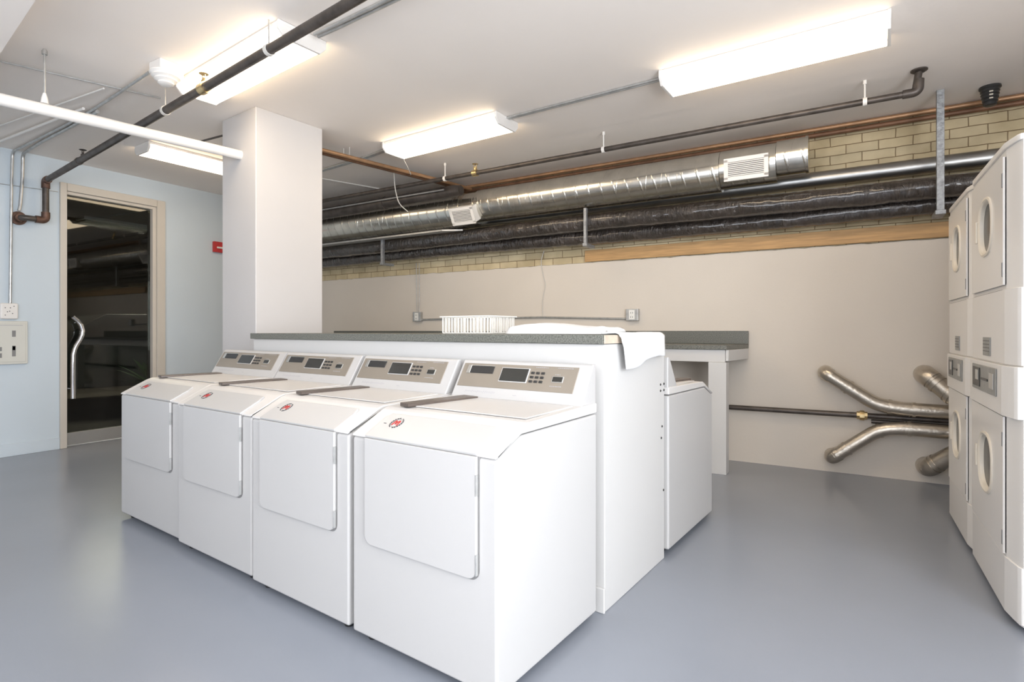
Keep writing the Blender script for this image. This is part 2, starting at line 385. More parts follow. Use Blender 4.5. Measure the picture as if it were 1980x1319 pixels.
# ------------------------------------------------------------------ washers
def slope_mtx(p0, p1):
    """local (x, s, n): x across, s up along the line p0->p1 in the y-z plane, n outwards (toward -y, +z)"""
    d = Vector((0, p1[0]-p0[0], p1[1]-p0[1])).normalized(); n = Vector((0, -d.z, d.y))
    m = Matrix.Identity(4); m.col[0][:3] = (1, 0, 0); m.col[1][:3] = d; m.col[2][:3] = n; m.col[3][:3] = (0, p0[0], p0[1])
    return m
W = .69
def make_washer():
    r = empty('washing_machine', (0, 0, 0), 0, 'w', 'washing machine', 'white washing machines along the island')
    h = W/2
    MB().prism([(0, .03), (0, .735), (.128, .792), (.64, .798), (.64, .03)], -h, h, 'x', .010, 3).build('cabinet', 'enamel', r)
    cap = MB().prism([(-.003, .739), (.0, .748), (.14, .820), (.165, .828), (.54, .838), (.64, .84), (.64, .802), (.128, .796)], -h-.001, h+.001, 'x', .005, 3)
    cap.build('top_deck', 'enamel_deck', r)
    # inset lid on the deck
    MB().prism([(.20, .831), (.20, .8345), (.51, .8405), (.51, .836)], -.31, .31, 'x', .001, 1).build('deck_lid', 'enamel_deck', r)
    st = MB().prism([(-.283, .175), (-.225, .165), (-.155, .50), (-.25, .515)], .832, .846, 'z', .002, 1)
    st.build('dispenser_handle', 'brown', r)
    # console
    MB().prism([(.525, .836), (.615, .985), (.622, .99), (.64, .99), (.64, .836)], -h+.004, h-.004, 'x', .006, 3).build('console', 'enamel', r)
    sm = slope_mtx((.527, .838), (.617, .987)); L = .174
    px0, px1 = -.325, .285
    cp = MB().box(px0, px1, .048, .160, -.002, .0035, .001, 1, mtx=sm).build('control_panel', 'bronze', r)
    X = lambda f: px0+(px1-px0)*f
    S = lambda z: (z-.838)/.149*L
    MB().box(X(.075), X(.30), S(.934), S(.962), .002, .007, .001, 1, mtx=sm).build('card_slot', 'black_plastic', cp)
    MB().box(X(.05), X(.085), S(.932), S(.966), .002, .009, .001, 1, mtx=sm).box(X(.085), X(.305), S(.963), S(.966), .002, .008, 0, mtx=sm).build('slot_bezel', 'alu', cp)
    MB().box(X(.372), X(.617), S(.905), S(.962), .002, .0065, .001, 1, mtx=sm).build('display_bezel', 'enamel', cp)
    MB().box(X(.38), X(.61), S(.908), S(.959), .004, .0085, .001, 1, mtx=sm).build('display', 'display', cp)
    for i in range(3):
        for j in range(3):
            x = X(.648+.042*i); s = S(.913+.0165*j)
            MB().box(x-.0085, x+.0085, s-.0048, s+.0048, .002, .0075, .001, 1, mtx=sm).build('button', 'black_plastic', cp)
    MB().box(X(.815), X(.905), S(.914), S(.938), .002, .006, .001, 1, mtx=sm).build('port_bezel', 'alu', cp)
    MB().box(X(.822), X(.898), S(.917), S(.935), .004, .008, .001, 1, mtx=sm).build('card_port', 'display', cp)
    tx = MB(); random.seed(8)
    for f0, f1, z in ((.83, .87, .944), (.81, .90, .9), (.66, .76, .968), (.84, .95, .969)):
        x = X(f0)
        while x < X(f1):
            d = random.uniform(.004, .01); tx.box(x, x+d, S(z)-.0012, S(z)+.0012, .003, .0043, 0, mtx=sm); x += d+.003
    tx.build('panel_lettering', 'grey_ink', cp)
    tx = MB(); x = -.265
    while x < -.10:
        d = random.uniform(.004, .008); hh = random.choice((.003, .004, .006))
        m2 = sm @ Matrix.Translation((x, .026, 0)) @ Matrix.Rotation(-.25, 4, 'Z')
        tx.box(-.0012, .0012, -hh, hh, -.001, .0009, 0, mtx=m2); tx.box(0, d*.8, -.001+hh*.5, .001+hh*.5, -.001, .0009, 0, mtx=m2)
        x += d+.004
    tx.box(.0, .02, .020, .0225, -.001, .0009, 0, mtx=sm)
    tx.build('lettering', 'grey_ink', r)
    # door: vertical leaf with rounded lower corners, folding back over the sloping top
    x0, x1, z0, z1, R = -.262, .272, .368, .742, .035
    def leaf(g, y0, y1):
        pts = [(x0-g, z1)]
        pts += [(x0-g+R-R*math.cos(a), z0-g+R-R*math.sin(a)) for a in [PI/2*k/6 for k in range(7)]]
        pts += [(x1+g-R+R*math.sin(a), z0-g+R-R*math.cos(a)) for a in [PI/2*k/6 for k in range(7)]]
        pts += [(x1+g, z1)]
        return pts
    MB().prism(leaf(.0055, 0, 0), -.0015, .003, 'y').build('door_gap_plate', 'seam', r)  # grey plate standing in for the dark gap around the door
    d = MB().prism(leaf(0, 0, 0), -.014, -.001, 'y', .004, 2)
    s2 = slope_mtx((-.003, .742), (.14, .818))
    d.prism([(x0, -.004), (x1, -.004), (x1, .10), (x1-.012, .135), (x0+.012, .135), (x0, .10)], .001, .0125, 'z', .004, 2, mtx=s2)
    door = d.build('door', 'enamel', r)
    for z in (.655, .415): MB().box(x1-.002, x1+.003, -.0155, -.004, z-.032, z+.032, .001, 1).build('hinge', 'galv', r)
    # round badge: red emblem inside a broken ring of dark lettering
    em = MB(); bm_ = s2 @ Matrix.Translation((-.175, .082, .0125))
    for k in range(18):
        if k in (4, 13): continue
        a = 2*PI*k/18; m3 = bm_ @ Matrix.Rotation(a, 4, 'Z')
        em.box(.0255, .029, -.0035, .0032, 0, .0012, 0, mtx=m3)
    for k in range(20):
        a = 2*PI*k/20; m3 = bm_ @ Matrix.Rotation(a, 4, 'Z'); em.box(.0222, .0228, -.0034, .0034, 0, .001, 0, mtx=m3)
    prev = None
    sw = [(-.013, -.012), (-.013, .004), (-.009, .011), (-.004, .006), (-.001, -.006), (.003, .006), (.008, .012), (.012, .006), (.012, -.012)]
    for (ax, ay), (bx_, by_) in zip(sw, sw[1:]):
        dx, dy = bx_-ax, by_-ay; LL = math.hypot(dx, dy); m3 = bm_ @ Matrix.Translation((ax, ay, 0)) @ Matrix.Rotation(math.atan2(dy, dx), 4, 'Z')
        em.box(-.002, LL+.002, -.0032, .0032, 0, .0016, .0005, 1, mi=1, mtx=m3)
    em.build('badge', ['ink', 'red'], r)
    MB().box(-.235, -.222, .072, .0745, .0122, .0134, 0, mtx=s2).build('lettering', 'ink', r)
    for sx in (-1, 1):
        for y in (.05, .59): MB().lathe([(.018, 0), (.02, .004), (.02, .012), (.008, .014), (.008, .032)], (sx*(h-.06), y, 0), 12).build('levelling_foot', 'black_plastic', r)
    # back cover with screws
    MB().box(-.28, .28, .6395, .643, .12, .76, .001, 1).build('rear_cover', 'galv', r)
    return r
proto = make_washer()
specs = [(-3.86, -3.10, 1.335, 'white washing machine farthest from the camera, nearest the glass door'),
         (-3.075, -2.37, 1.318, 'white washing machine second from the glass door end of the front row'),
         (-2.34, -1.68, 1.305, 'white washing machine second nearest the camera in the front row'),
         (-1.65, -.99, 1.300, 'white washing machine nearest the camera, its whole right side exposed')]
for i, (a, b, v, lab) in enumerate(specs):
    o = proto if i == 0 else copy_tree(proto)
    o.location = isl((a+b)/2, v, 0); o.rotation_euler = (0, 0, ISL); o.scale = ((b-a)/W, 1, 1); o['label'] = lab
o = copy_tree(proto); o.location = isl(-.975-W/2, 3.43, 0); o.rotation_euler = (0, 0, ISL+PI); o.scale = (1, 1.16, 1)
o['label'] = 'white washing machine behind the island, turned toward the back wall'

# ------------------------------------------------------------------ island
r = isl_root('laundry_island', -2.27, 2.0, 0, 'long white half-height island wall behind the front washing machines', 'island')
IU0, IU1 = -3.57+2.27, -.985+2.27
MB().box(IU0, IU1, 0, .655, 0, 1.068, .006, 2).build('wall_body', 'island', r)
MB().box(IU0, IU1+.003, -.012, -.0005, 0, .10, .003, 1).build('base_trim', 'island', r)
for y, z in ((.60, .86), (.645, .86), (.60, .83), (.645, .83), (.62, .655), (.61, .60), (.64, .34)):
    MB().lathe([(.006, 0), (.006, .002), (.003, .004)], (IU1, y, z), 10, mtx=Matrix.Rotation(PI/2, 4, 'Y')).build('screw', 'black_plastic', r)
r = isl_root('island_countertop', -2.27, 1.98, 0, 'long speckled grey laminate countertop on the white island wall', 'countertop')
r.location.z = 1.068
MB().box(-3.575+2.27, -.982+2.27, 0, .665, 0, .037, .003, 2).build('slab', 'counter', r)
MB().box(-.9815+2.27, -.978+2.27, .004, .66, .001, .035, .001, 1).build('end_band', 'edge_wood', r)

# towels
def folded_towel():
    r = isl_root('folded_towel', -1.36, 2.32, math.radians(2), 'folded white towel lying lumpy on the island countertop', 'towel'); r.location.z = 1.1065
    b = bmesh.new(); nx, ny = 48, 20; L, D = .52, .24
    def top(x, y):
        e = min(1, (.5-abs(x))/.05, (.5-abs(y))/.10); e = max(0, e)
        hgt = .040+.010*math.sin(x*6.5+2.4)+.008*noise.noise(Vector((x*5, y*3, 1)))
        return hgt*math.sqrt(max(0, 1-(1-e)**2))
    g = [[b.verts.new((L*(i/nx-.5), D*(j/ny-.5), top(i/nx-.5, j/ny-.5))) for j in range(ny+1)] for i in range(nx+1)]
    for i in range(nx):
        for j in range(ny): b.faces.new((g[i][j], g[i+1][j], g[i+1][j+1], g[i][j+1]))
    per = [g[i][0] for i in range(nx+1)]+[g[nx][j] for j in range(1, ny+1)]+[g[i][ny] for i in range(nx-1, -1, -1)]+[g[0][j] for j in range(ny-1, 0, -1)]
    b.faces.new(per[::-1]); bmesh.ops.recalc_face_normals(b, faces=b.faces[:])
    m = MB(); m.bm = b
    m.build('cloth_fold', 'cloth', r, ang=80)
    MB().tube([(L/2+.012, y, .012+.002*math.sin(y*40)) for y in [-.10+.02*k for k in range(11)]], [.003, .009, .012, .012, .012, .012, .012, .012, .012, .009, .003], 10).build('rolled_edge', 'cloth', r, ang=80)
folded_towel()
def draped_towel():
    r = isl_root('draped_towel', -.98, 2.33, 0, 'white towel hanging over the right end of the island countertop', 'towel'); r.location.z = 1.105
    b = bmesh.new(); ns, nv = 30, 26
    def pt(s, q):
        # s: 0 on the counter .. 1 hem ; q: across (v)
        y = (-.235+.49*q)
        tot_top, drop = .075, .155-.045*q+.01*math.sin(q*7)
        path = s*(tot_top+drop)
        wv = .004*math.sin(q*17+s*2)+.003*math.sin(q*9+1)
        if path < tot_top: x, z = -tot_top+path, .005+abs(wv)*.5
        else:
            f = path-tot_top; R = .012
            if f < R*PI/2: a = f/R; x, z = R*math.sin(a), R*math.cos(a)-R+.005
            else: x, z = R+.005+(wv+.004)*min(1, (f-R)/.05), -(f-R*PI/2)-R+.005
        y += .05*max(0, s-.5)*(1-q)*1.2
        return Vector((x+.004, y, z))
    for off in (0,):
        g = [[b.verts.new(pt(i/ns, j/nv)) for j in range(nv+1)] for i in range(ns+1)]
        for i in range(ns):
            for j in range(nv): b.faces.new((g[i][j], g[i+1][j], g[i+1][j+1], g[i][j+1]))
    bmesh.ops.recalc_face_normals(b, faces=b.faces[:])
    m = MB(); m.bm = b; o = m.build('cloth_sheet', 'cloth', r, ang=80)
    sd = o.modifiers.new('thick', 'SOLIDIFY'); sd.thickness = .005; sd.offset = 0
draped_towel()

# basket
r = isl_root('laundry_basket', -1.99, 2.44, 0, 'small slatted white plastic basket at the back of the island countertop', 'basket'); r.location.z = 1.105
bw, bd, bh = .165, .12, .098
MB().box(-bw, bw, -bd, bd, 0, .006, .002, 1).build('base', 'basket', r)
m = MB()
for s0 in (-1, 1):
    m.box(-bw-.014, bw+.014, s0*(bd+.004)-.007, s0*(bd+.004)+.007, bh-.008, bh, .003, 1)
    m.box(s0*(bw+.008)-.007, s0*(bw+.008)+.007, -bd-.004, bd+.004, bh-.008, bh, .003, 1)
m.build('rim', 'basket', r)
m = MB(); n = 15
for k in range(n):
    x = -bw+.004+(2*bw-.008)*k/(n-1)
    for s0 in (-1, 1): m.box(x-.003, x+.003, s0*bd-.003, s0*bd+.003, .004, bh-.006)
for k in range(1, 12):
    y = -bd+2*bd*k/12
    for s0 in (-1, 1): m.box(s0*bw-.003, s0*bw+.003, y-.0036, y+.0036, .004, bh-.006)
m.build('slats', 'basket', r)

# hose valve on the back washer's rear
r = isl_root('hose_valve', -1.03, 2.655, 0, 'small brass hose valve at the rear edge of the island', 'valve'); r.location.z = 1.068
m = MB().cyl((0, 0, 0), (0, 0, .02), .008).cyl((0, 0, .018), (.03, .03, .018), .007); m.build('valve_body', 'brass', r)
MB().lathe([(.004, 0), (.016, .002), (.016, .008), (.004, .01)], (0, 0, .022), 12).build('valve_wheel', 'brass', r)

# ------------------------------------------------------------------ back counter
r = empty('back_countertop', (-3.0, 4.55, .974), 0, 'speckled grey laminate countertop with backsplash along the back wall', 'countertop')
MB().box(-2.8, 2.205, -.02, .532, 0, .034, .003, 2).build('slab', 'counter', r)
MB().prism([(2.2055, .52), (2.2055, .0), (2.285, .48), (2.285, .532), (2.2055, .532)], 0, .034, 'z').build('end_wedge', 'counter', r)
MB().box(-2.8, 2.285, .50, .535, .0345, .146, .003, 2).build('backsplash', 'counter', r)
r = empty('back_counter_frame', (-3.0, 4.55, 0), 0, 'white painted timber frame carrying the back countertop', 'counter frame')
MB().box(-2.75, 2.19, 0, .03, .875, .972, .003, 2).build('front_apron', 'island', r)
MB().prism([(2.192, .002), (2.215, .002), (2.29, .48), (2.27, .53)], .885, .972, 'z', .002, 1).build('side_apron', 'island', r)
for x in (2.065, -1.0): MB().box(x, x+.135, -.012, .10, 0, .8745, .004, 2).build('leg', 'island', r)

# ------------------------------------------------------------------ stacked dryers
def plate_with_hole(m, y0, y1, z0, z1, cy, cz, ry, rz, xf, xb, p=2.6, n=48, mi=0):
    b = bmesh.new()
    F, Bk = [], []
    for k in range(n):
        a = 2*PI*k/n; c, s = math.cos(a), math.sin(a)
        ey = cy+ry*math.copysign(abs(c)**(2/p), c); ez = cz+rz*math.copysign(abs(s)**(2/p), s)
        ty = ((y1-cy) if c > 0 else (y0-cy))/c if abs(c) > 1e-6 else 1e9
        tz = ((z1-cz) if s > 0 else (z0-cz))/s if abs(s) > 1e-6 else 1e9
        t_ = min(ty, tz); F.append((ey, ez, cy+c*t_, cz+s*t_))
    # snap nearest samples to the corners
    for Y_, Z_ in ((y0, z0), (y0, z1), (y1, z0), (y1, z1)):
        i = min(range(n), key=lambda i: (F[i][2]-Y_)**2+(F[i][3]-Z_)**2); F[i] = (F[i][0], F[i][1], Y_, Z_)
    inf = [b.verts.new((xf, f[0], f[1])) for f in F]; outf = [b.verts.new((xf, f[2], f[3])) for f in F]
    inb = [b.verts.new((xb, f[0], f[1])) for f in F]; outb = [b.verts.new((xb, f[2], f[3])) for f in F]
    for k in range(n):
        j = (k+1) % n
        b.faces.new((inf[k], inf[j], outf[j], outf[k])); b.faces.new((inb[k], outb[k], outb[j], inb[j]))
        b.faces.new((outf[k], outf[j], outb[j], outb[k])); b.faces.new((inf[k], inb[k], inb[j], inf[j]))
    bmesh.ops.recalc_face_normals(b, faces=b.faces[:])
    m._add(b, mi)
def ring(cy, cz, r0, r1, x0, x1, x2, p=2.6, n=48):
    """window surround: outer lip -> raised -> sloping inward; r0 outer (y,z), r1 inner"""
    b = bmesh.new(); rows = []
    for (ry, rz), x in ((r0, x0), (r0, x1), ((r0[0]-.008, r0[1]-.008), x1-.002), ((r1[0]+.004, r1[1]+.004), x1+.004), (r1, x2), ((r1[0], r1[1]), x2+.004)):
        row = []
        for k in range(n):
            a = 2*PI*k/n; c, s = math.cos(a), math.sin(a)
            row.append(b.verts.new((x, cy+ry*math.copysign(abs(c)**(2/p), c), cz+rz*math.copysign(abs(s)**(2/p), s))))
        rows.append(row)
    for i in range(len(rows)-1):
        for k in range(n): b.faces.new((rows[i][k], rows[i][(k+1) % n], rows[i+1][(k+1) % n], rows[i+1][k]))
    bmesh.ops.recalc_face_normals(b, faces=b.faces[:])
    m = MB(); m.bm = b; return m
def disc(cy, cz, ry, rz, x0, x1, p=2.6, n=48):
    pts = []
    for k in range(n):
        a = 2*PI*k/n; c, s = math.cos(a), math.sin(a)
        pts.append((cy+ry*math.copysign(abs(c)**(2/p), c), cz+rz*math.copysign(abs(s)**(2/p), s)))
    return MB().prism(pts, x0, x1, 'x')
DW = .78
def make_dryer():
    # origin: front lower corner nearest the camera; x goes back, y along the front
    r = empty('stacked_dryer', (0, 0, 0), 0, 'w', 'dryer', 'stacked dryers on the right')
    w_ = DW
    # gently rounded front corner on the camera side (plan outline)
    def plan(o=0): return [(.0+o, .12), (.009+o, .065), (.018+o, .02), (.026+o, .002), (.70, .002), (.70, w_-.002), (.02+o, w_-.002), (.004+o, w_-.01), (o, w_-.03)]
    cb = MB().box(.05, .70, .002, w_-.002, .025, 1.828)
    cb.prism([(.002, .122), (.011, .065), (.020, .02), (.028, .002), (.06, .002), (.06, .122)], .025, 1.828, 'z')
    cb.box(.002, .06, w_-.03, w_-.002, .025, 1.828)
    for z0, z1 in ((.025, .252), (.785, 1.30), (1.80, 1.828)): cb.box(.0021, .06, .12, w_-.025, z0, z1)
    cb.build('cabinet', 'dryer_enamel', r)
    MB().prism(plan(-.006), 1.8285, 1.852, 'z', .004, 2).build('top_cap', 'dryer_enamel', r)
    for z0, z1, nm in ((.03, .242, 'kick_panel'), (.990, 1.283, 'service_panel')):
        MB().prism(plan(-.004)[:4]+[(.031, .001), (.031, w_-.004), (.0, w_-.004), (-.004, w_-.02)], z0, z1, 'z', .002, 1).build(nm, 'dryer_enamel', r)
    # doors
    for z0, z1, cz, rz, ry in ((.252, .785, .545, .122, .130), (1.30, 1.80, 1.575, .118, .128)):
        m = MB(); plate_with_hole(m, .125, w_-.03, z0, z1, .44, cz, ry, rz, -.008, -.001)
        d = m.build('door', 'dryer_enamel', r)
        ring(.44, cz, (ry+.010, rz+.010), (ry-.014, rz-.010), -.008, -.013, .003).build('window_surround', 'cream', d)
        disc(.44, cz, ry-.015, rz-.011, .0045, .008).build('window_glass', 'dryer_glass', d)
        for z in (z0+.06, z1-.09): MB().box(-.0105, -.006, .128, .138, z-.028, z+.028, .001, 1).build('hinge', 'seam', d)
        MB().box(-.018, -.0085, .60, .62, cz-.05, cz+.05, .004, 2).build('door_pull', 'cream', d)
        MB().box(-.0035, -.0005, .16, w_-.06, z0-.022, z0-.017).build('vent_seam', 'gap', r)
    # control console between the two drums
    MB().prism(plan(-.014)[:4]+[(.031, .001), (.031, w_-.004), (-.005, w_-.004), (-.014, w_-.02)], .79, .985, 'z', .002, 1).build('console', 'dryer_enamel', r)
    cp = MB().box(-.019, -.0145, .19, .67, .855, .968, .002, 1).build('control_panel', 'grey_panel', r)
    MB().box(-.022, -.0195, .49, .64, .870, .955, .001, 1).build('display', 'black_plastic', cp)
    MB().box(-.024, -.0225, .51, .57, .90, .945, .001, 1).build('display_label', 'alu', cp)
    MB().box(-.022, -.0195, .33, .46, .905, .915, .001, 1).build('card_slot', 'black_plastic', cp)
    MB().box(-.022, -.0195, .22, .30, .88, .945, .001, 1).build('card_reader', 'alu', cp)
    vt = MB().box(-.008, -.0045, .36, .50, 1.012, 1.092, .001, 1).build('service_label', 'grey_panel', r)
    for z in (1.03, 1.045, 1.06, 1.075): MB().box(-.0095, -.0085, .37, .49, z, z+.004).build('label_line', 'gap', vt)
    # dark joints on the camera-facing side
    MB().box(.055, .059, .0, .003, 1.29, 1.825).build('side_seam', 'gap', r)
    MB().box(.055, .059, .0, .003, .02, .245).box(.075, .079, 0, .003, .79, .98).box(.055, .059, 0, .003, .25, .785).build('side_seam', 'seam', r)
    for x, y in ((.06, .08), (.06, w_-.08), (.64, .08), (.64, w_-.08)):
        MB().lathe([(.02, 0), (.022, .004), (.022, .014), (.01, .016), (.01, .03)], (x, y, 0), 12).build('levelling_foot', 'black_plastic', r)
    return r
dr = make_dryer(); dr.location = (.53, 2.722, 0); dr['label'] = 'white stacked dryer nearest the camera at the right edge'
d2 = copy_tree(dr); d2.location = (.53, 3.512, 0); d2.scale = (1, .705/.78, 1); d2['label'] = 'white stacked dryer beyond, its door next to the metal exhaust ducts'

# ------------------------------------------------------------------ exhaust ducts at the foot of the back wall
def duct(name, pts, r, label, group=None, rings=(), mt='tape_duct', br=.1, cap=None):
    root = empty(name, (0, 0, 0), 0, label, 'duct', group)
    root.location = pts[0]
    o = Vector(pts[0]); P = bend(pts, br, 8); P = [p-o for p in P]
    MB().tube(P, r, 24).build('duct_body', mt, root)
    tot = [0]
    for a, b_ in zip(P, P[1:]): tot.append(tot[-1]+(b_-a).length)
    for t_ in rings:
        s = t_*tot[-1]; i = max(k for k in range(len(tot)) if tot[k] <= s); i = min(i, len(P)-2)
        d = (P[i+1]-P[i]).normalized(); c = P[i]+d*(s-tot[i])
        q = MB().cyl(c-d*.010, c+d*.010, r+.006, 24).cyl(c-d*.028, c-d*.024, r+.004, 24)
        q.build('clamp_band', mt, root)
    k = max(i for i in range(len(tot)) if tot[i] <= .22*tot[-1])
    MB().tube(P[:k+1], r+.006, 24).build('elbow_joint', mt, root)
    return root
G = 'metal exhaust ducts by the dryers'
duct('exhaust_duct', [(-.145, 5.085, .79), (-.145, 4.985, .79), (.19, 4.985, .566), (.34, 4.985, .545), (1.05, 4.985, .535)], .050,
     'metal exhaust duct rising to the upper left from above the gas pipe', G, (.20, .42, .53), br=.11)
duct('exhaust_duct', [(-.10, 5.085, .135), (-.10, 4.985, .135), (.20, 4.985, .375), (.34, 4.985, .40), (1.05, 4.985, .395)], .049,
     'metal exhaust duct slanting down to the lower left below the gas pipe', G, (.10, .16, .36, .50), br=.10)
duct('exhaust_duct', [(.49, 5.085, .80), (.49, 4.98, .80), (.66, 4.90, .64), (.80, 4.7, .60), (.80, 4.45, .60)], .062,
     'short fat metal exhaust duct angling down behind the far dryer, upper one', G, (.22, .36), br=.07)
duct('exhaust_duct', [(.50, 5.085, .125), (.50, 4.98, .13), (.66, 4.90, .28), (.80, 4.7, .31), (.80, 4.45, .31)], .060,
     'short metal exhaust duct curving down near the floor behind the far dryer', G, (.12, .20), br=.08)
r = empty('gas_pipe', (-1.9, 5.04, .46), 0, 'dark iron gas pipe running low along the back wall', 'pipe')
MB().cyl((0, 0, 0), (3.9, 0, .02), .021).build('pipe_run', 'iron', r)
MB().cyl((2.06, .025, -.033), (3.9, .025, -.028), .016).build('lower_pipe', 'iron', r)
m = MB().cyl((1.965, 0, .010), (2.035, 0, .010), .030, 8).cyl((1.985, 0, .010), (2.015, 0, .010), .038, 10)
m.build('union_joint', 'brass', r)

# ------------------------------------------------------------------ big ducts and pipes under the ceiling along the back wall
def spiral(name, x0, x1, y, z, R, label, end=False):
    root = empty(name, (x0, y, z), 0, label, 'duct')
    MB().tube(sub((0, 0, 0), (x1-x0, 0, 0), 24), R, 48).build('duct_body', 'spiral', root)
    m = MB(); k = .09
    # raised helical lock seam
    pts = []; n = int((x1-x0)/.13*24)
    for i in range(n+1):
        a = 2*PI*i/24; pts.append(((x1-x0)*i/n, math.sin(a)*R, math.cos(a)*R))
    m.tube(pts, .0018, 5); m.build('lock_seam', 'spiral', root)
    return root
DYc = 4.75
a = spiral('spiral_duct', -6.38, -3.42, DYc, 2.388, .178, 'wide silver spiral duct section at the left of the back wall run')
b_ = spiral('spiral_duct', -3.24, -.87, DYc, 2.413, .160, 'silver spiral duct section between the two white vent grilles')
c_ = spiral('spiral_duct', -.46, -.26, DYc, 2.452, .134, 'short silver duct stub with a flat end cap')
MB().cyl((.195, 0, 0), (.215, 0, 0), .141, 48).build('end_cap', 'spiral', c_)
def boot(name, x0, x1, z, R, tilt, label, gw, gh, gz, gy):
    root = empty(name, (x0, DYc, z), 0, label, 'vent', 'vent grilles on the ceiling duct')
    MB().cyl((0, 0, 0), (x1-x0, 0, 0), R, 48).build('boot', 'spiral', root)
    mt = Matrix.Translation(((x1-x0)/2, gy, gz)) @ Matrix.Rotation(tilt, 4, 'X')
    g = MB()
    g.box(-gw/2, gw/2, -.012, .10, -gh/2, gh/2, .0, mtx=mt)
    g.build('grille_neck', 'white_pipe', root)
    g = MB(); f = .022
    g.box(-gw/2-.01, gw/2+.01, -.02, -.0125, gh/2-f, gh/2+.01, .002, 1, mtx=mt).box(-gw/2-.01, gw/2+.01, -.02, -.0125, -gh/2-.01, -gh/2+f, .002, 1, mtx=mt)
    g.box(-gw/2-.01, -gw/2+f, -.02, -.0125, -gh/2, gh/2, .002, 1, mtx=mt).box(gw/2-f, gw/2+.01, -.02, -.0125, -gh/2, gh/2, .002, 1, mtx=mt)
    g.build('grille_frame', 'white_pipe', root)
    g = MB().box(-gw/2+f, gw/2-f, -.0135, -.0125, -gh/2+f, gh/2-f, mtx=mt); g.build('grille_back', 'gap', root)
    g = MB(); n = 8; hh = gh-2*f
    for k in range(n):
        zz = -hh/2+hh*(k+.5)/n; g.box(-gw/2+f, gw/2-f, -.019, -.0145, zz-.0035, zz+.0035, mtx=mt)
    g.build('louvres', 'white_pipe', root)
    return root
boot('duct_vent', -3.418, -3.242, 2.388, .170, math.radians(28), 'white vent grille tilted downward on the left part of the silver duct', .27, .16, -.10, -.20)
boot('duct_vent', -.868, -.462, 2.425, .150, math.radians(4), 'white louvred vent grille near the right end of the silver duct', .30, .155, -.05, -.165)
r = empty('steel_pipe', (-6.38, 5.0, 2.318), 0, 'bare silver steel pipe below the spiral duct', 'pipe')
MB().tube(sub((0, 0, 0), (8.25, 0, 0), 40), .060, 32).build('pipe_run', 'steel_pipe', r)
def wrapfn(seed, R):
    def fn(i, a, p):
        q = Vector((p.x*5+seed, math.cos(a)*1.3, math.sin(a)*1.3)); w1 = noise.noise(q)
        q2 = Vector((p.x*22+seed, math.cos(a)*2.2, math.sin(a)*2.2)); w2 = noise.noise(q2)
        return 1+.07*w1+.055*w2
    return fn
def wrapped(x0, x1, y, z, R, seed, label):
    root = empty('insulated_pipe', (x0, y, z), 0, label, 'pipe', 'black wrapped pipes along the back wall')
    n = int((x1-x0)/.018); pts = [Vector(((x1-x0)*i/n, .006*math.sin(i*.03+seed), .008*math.sin(i*.021+seed))) for i in range(n+1)]
    MB().tube(pts, R, 26, fn=wrapfn(seed, R)).build('insulation_wrap', 'wrap', root, ang=60)
wrapped(-6.38, 1.88, 4.82, 2.125, .078, 3, 'upper black foil-wrapped insulated pipe along the back wall')
wrapped(-6.38, 1.88, 4.955, 2.022, .072, 11, 'lower black foil-wrapped insulated pipe along the back wall')
# struts hanging in front of the pipes
def strut(x, y, z0, z1, wd, label, m_='strut'):
    root = empty('strut_hanger', (x, y, z0), 0, label, 'hanger', 'metal strut hangers')
    h = z1-z0
    MB().box(-wd/2, wd/2, -.004, .0, 0, h, .001, 1).box(-wd/2, -wd/2+.005, 0, .03, 0, h).box(wd/2-.005, wd/2, 0, .03, 0, h).build('channel', m_, root)
    MB().box(-wd/2-.008, wd/2+.008, -.01, .18, -.03, -.001, .002, 1).build('shelf_bracket', 'strut', root)
strut(.54, 4.685, 1.935, HC-.001, .042, 'tall grey strut hanger beside the dryers, reaching the ceiling')
strut(-2.05, 4.685, 1.925, 2.245, .026, 'short grey strut hanger left of the wooden board')
strut(-4.58, 4.685, 1.910, 2.175, .030, 'short pale strut hanger close to the pillar')

# copper pipes at the top of the brick wall
for dz, dy, rr, mt, lab in ((2.722, 5.03, .017, 'copper', 'bright copper pipe highest on the brick wall'), (2.682, 5.045, .019, 'copper_dark', 'tarnished copper pipe just below the bright copper one')):
    r = empty('copper_pipe', (-6.38, dy, dz), 0, lab, 'pipe', 'copper pipes along the wall top')
    MB().cyl((0, 0, 0), (8.25, 0, 0), rr, 16).build('pipe_run', mt, r)
# pair crossing under the ceiling from behind the pillar
for k, (dx, mt, lab) in enumerate(((0, 'copper', 'right one of two copper pipes crossing from the pillar toward the back wall'), (-.075, 'copper_dark', 'left one of two copper pipes crossing from the pillar toward the back wall'))):
    r = empty('copper_pipe', (-3.86+dx, 2.95, 2.655), 0, lab, 'pipe', 'copper pipes crossing under the ceiling')
    MB().tube(bend([(0, 0, 0), (.31, 1.5, 0), (.33, 1.62, 0), (.33, 2.02, .02)], .05), .017, 14).build('pipe_run', mt, r)
    MB().cyl((.10, .5, .0), (.10, .5, HC-2.656), .003, 8).build('hanger_rod', 'cable', r)

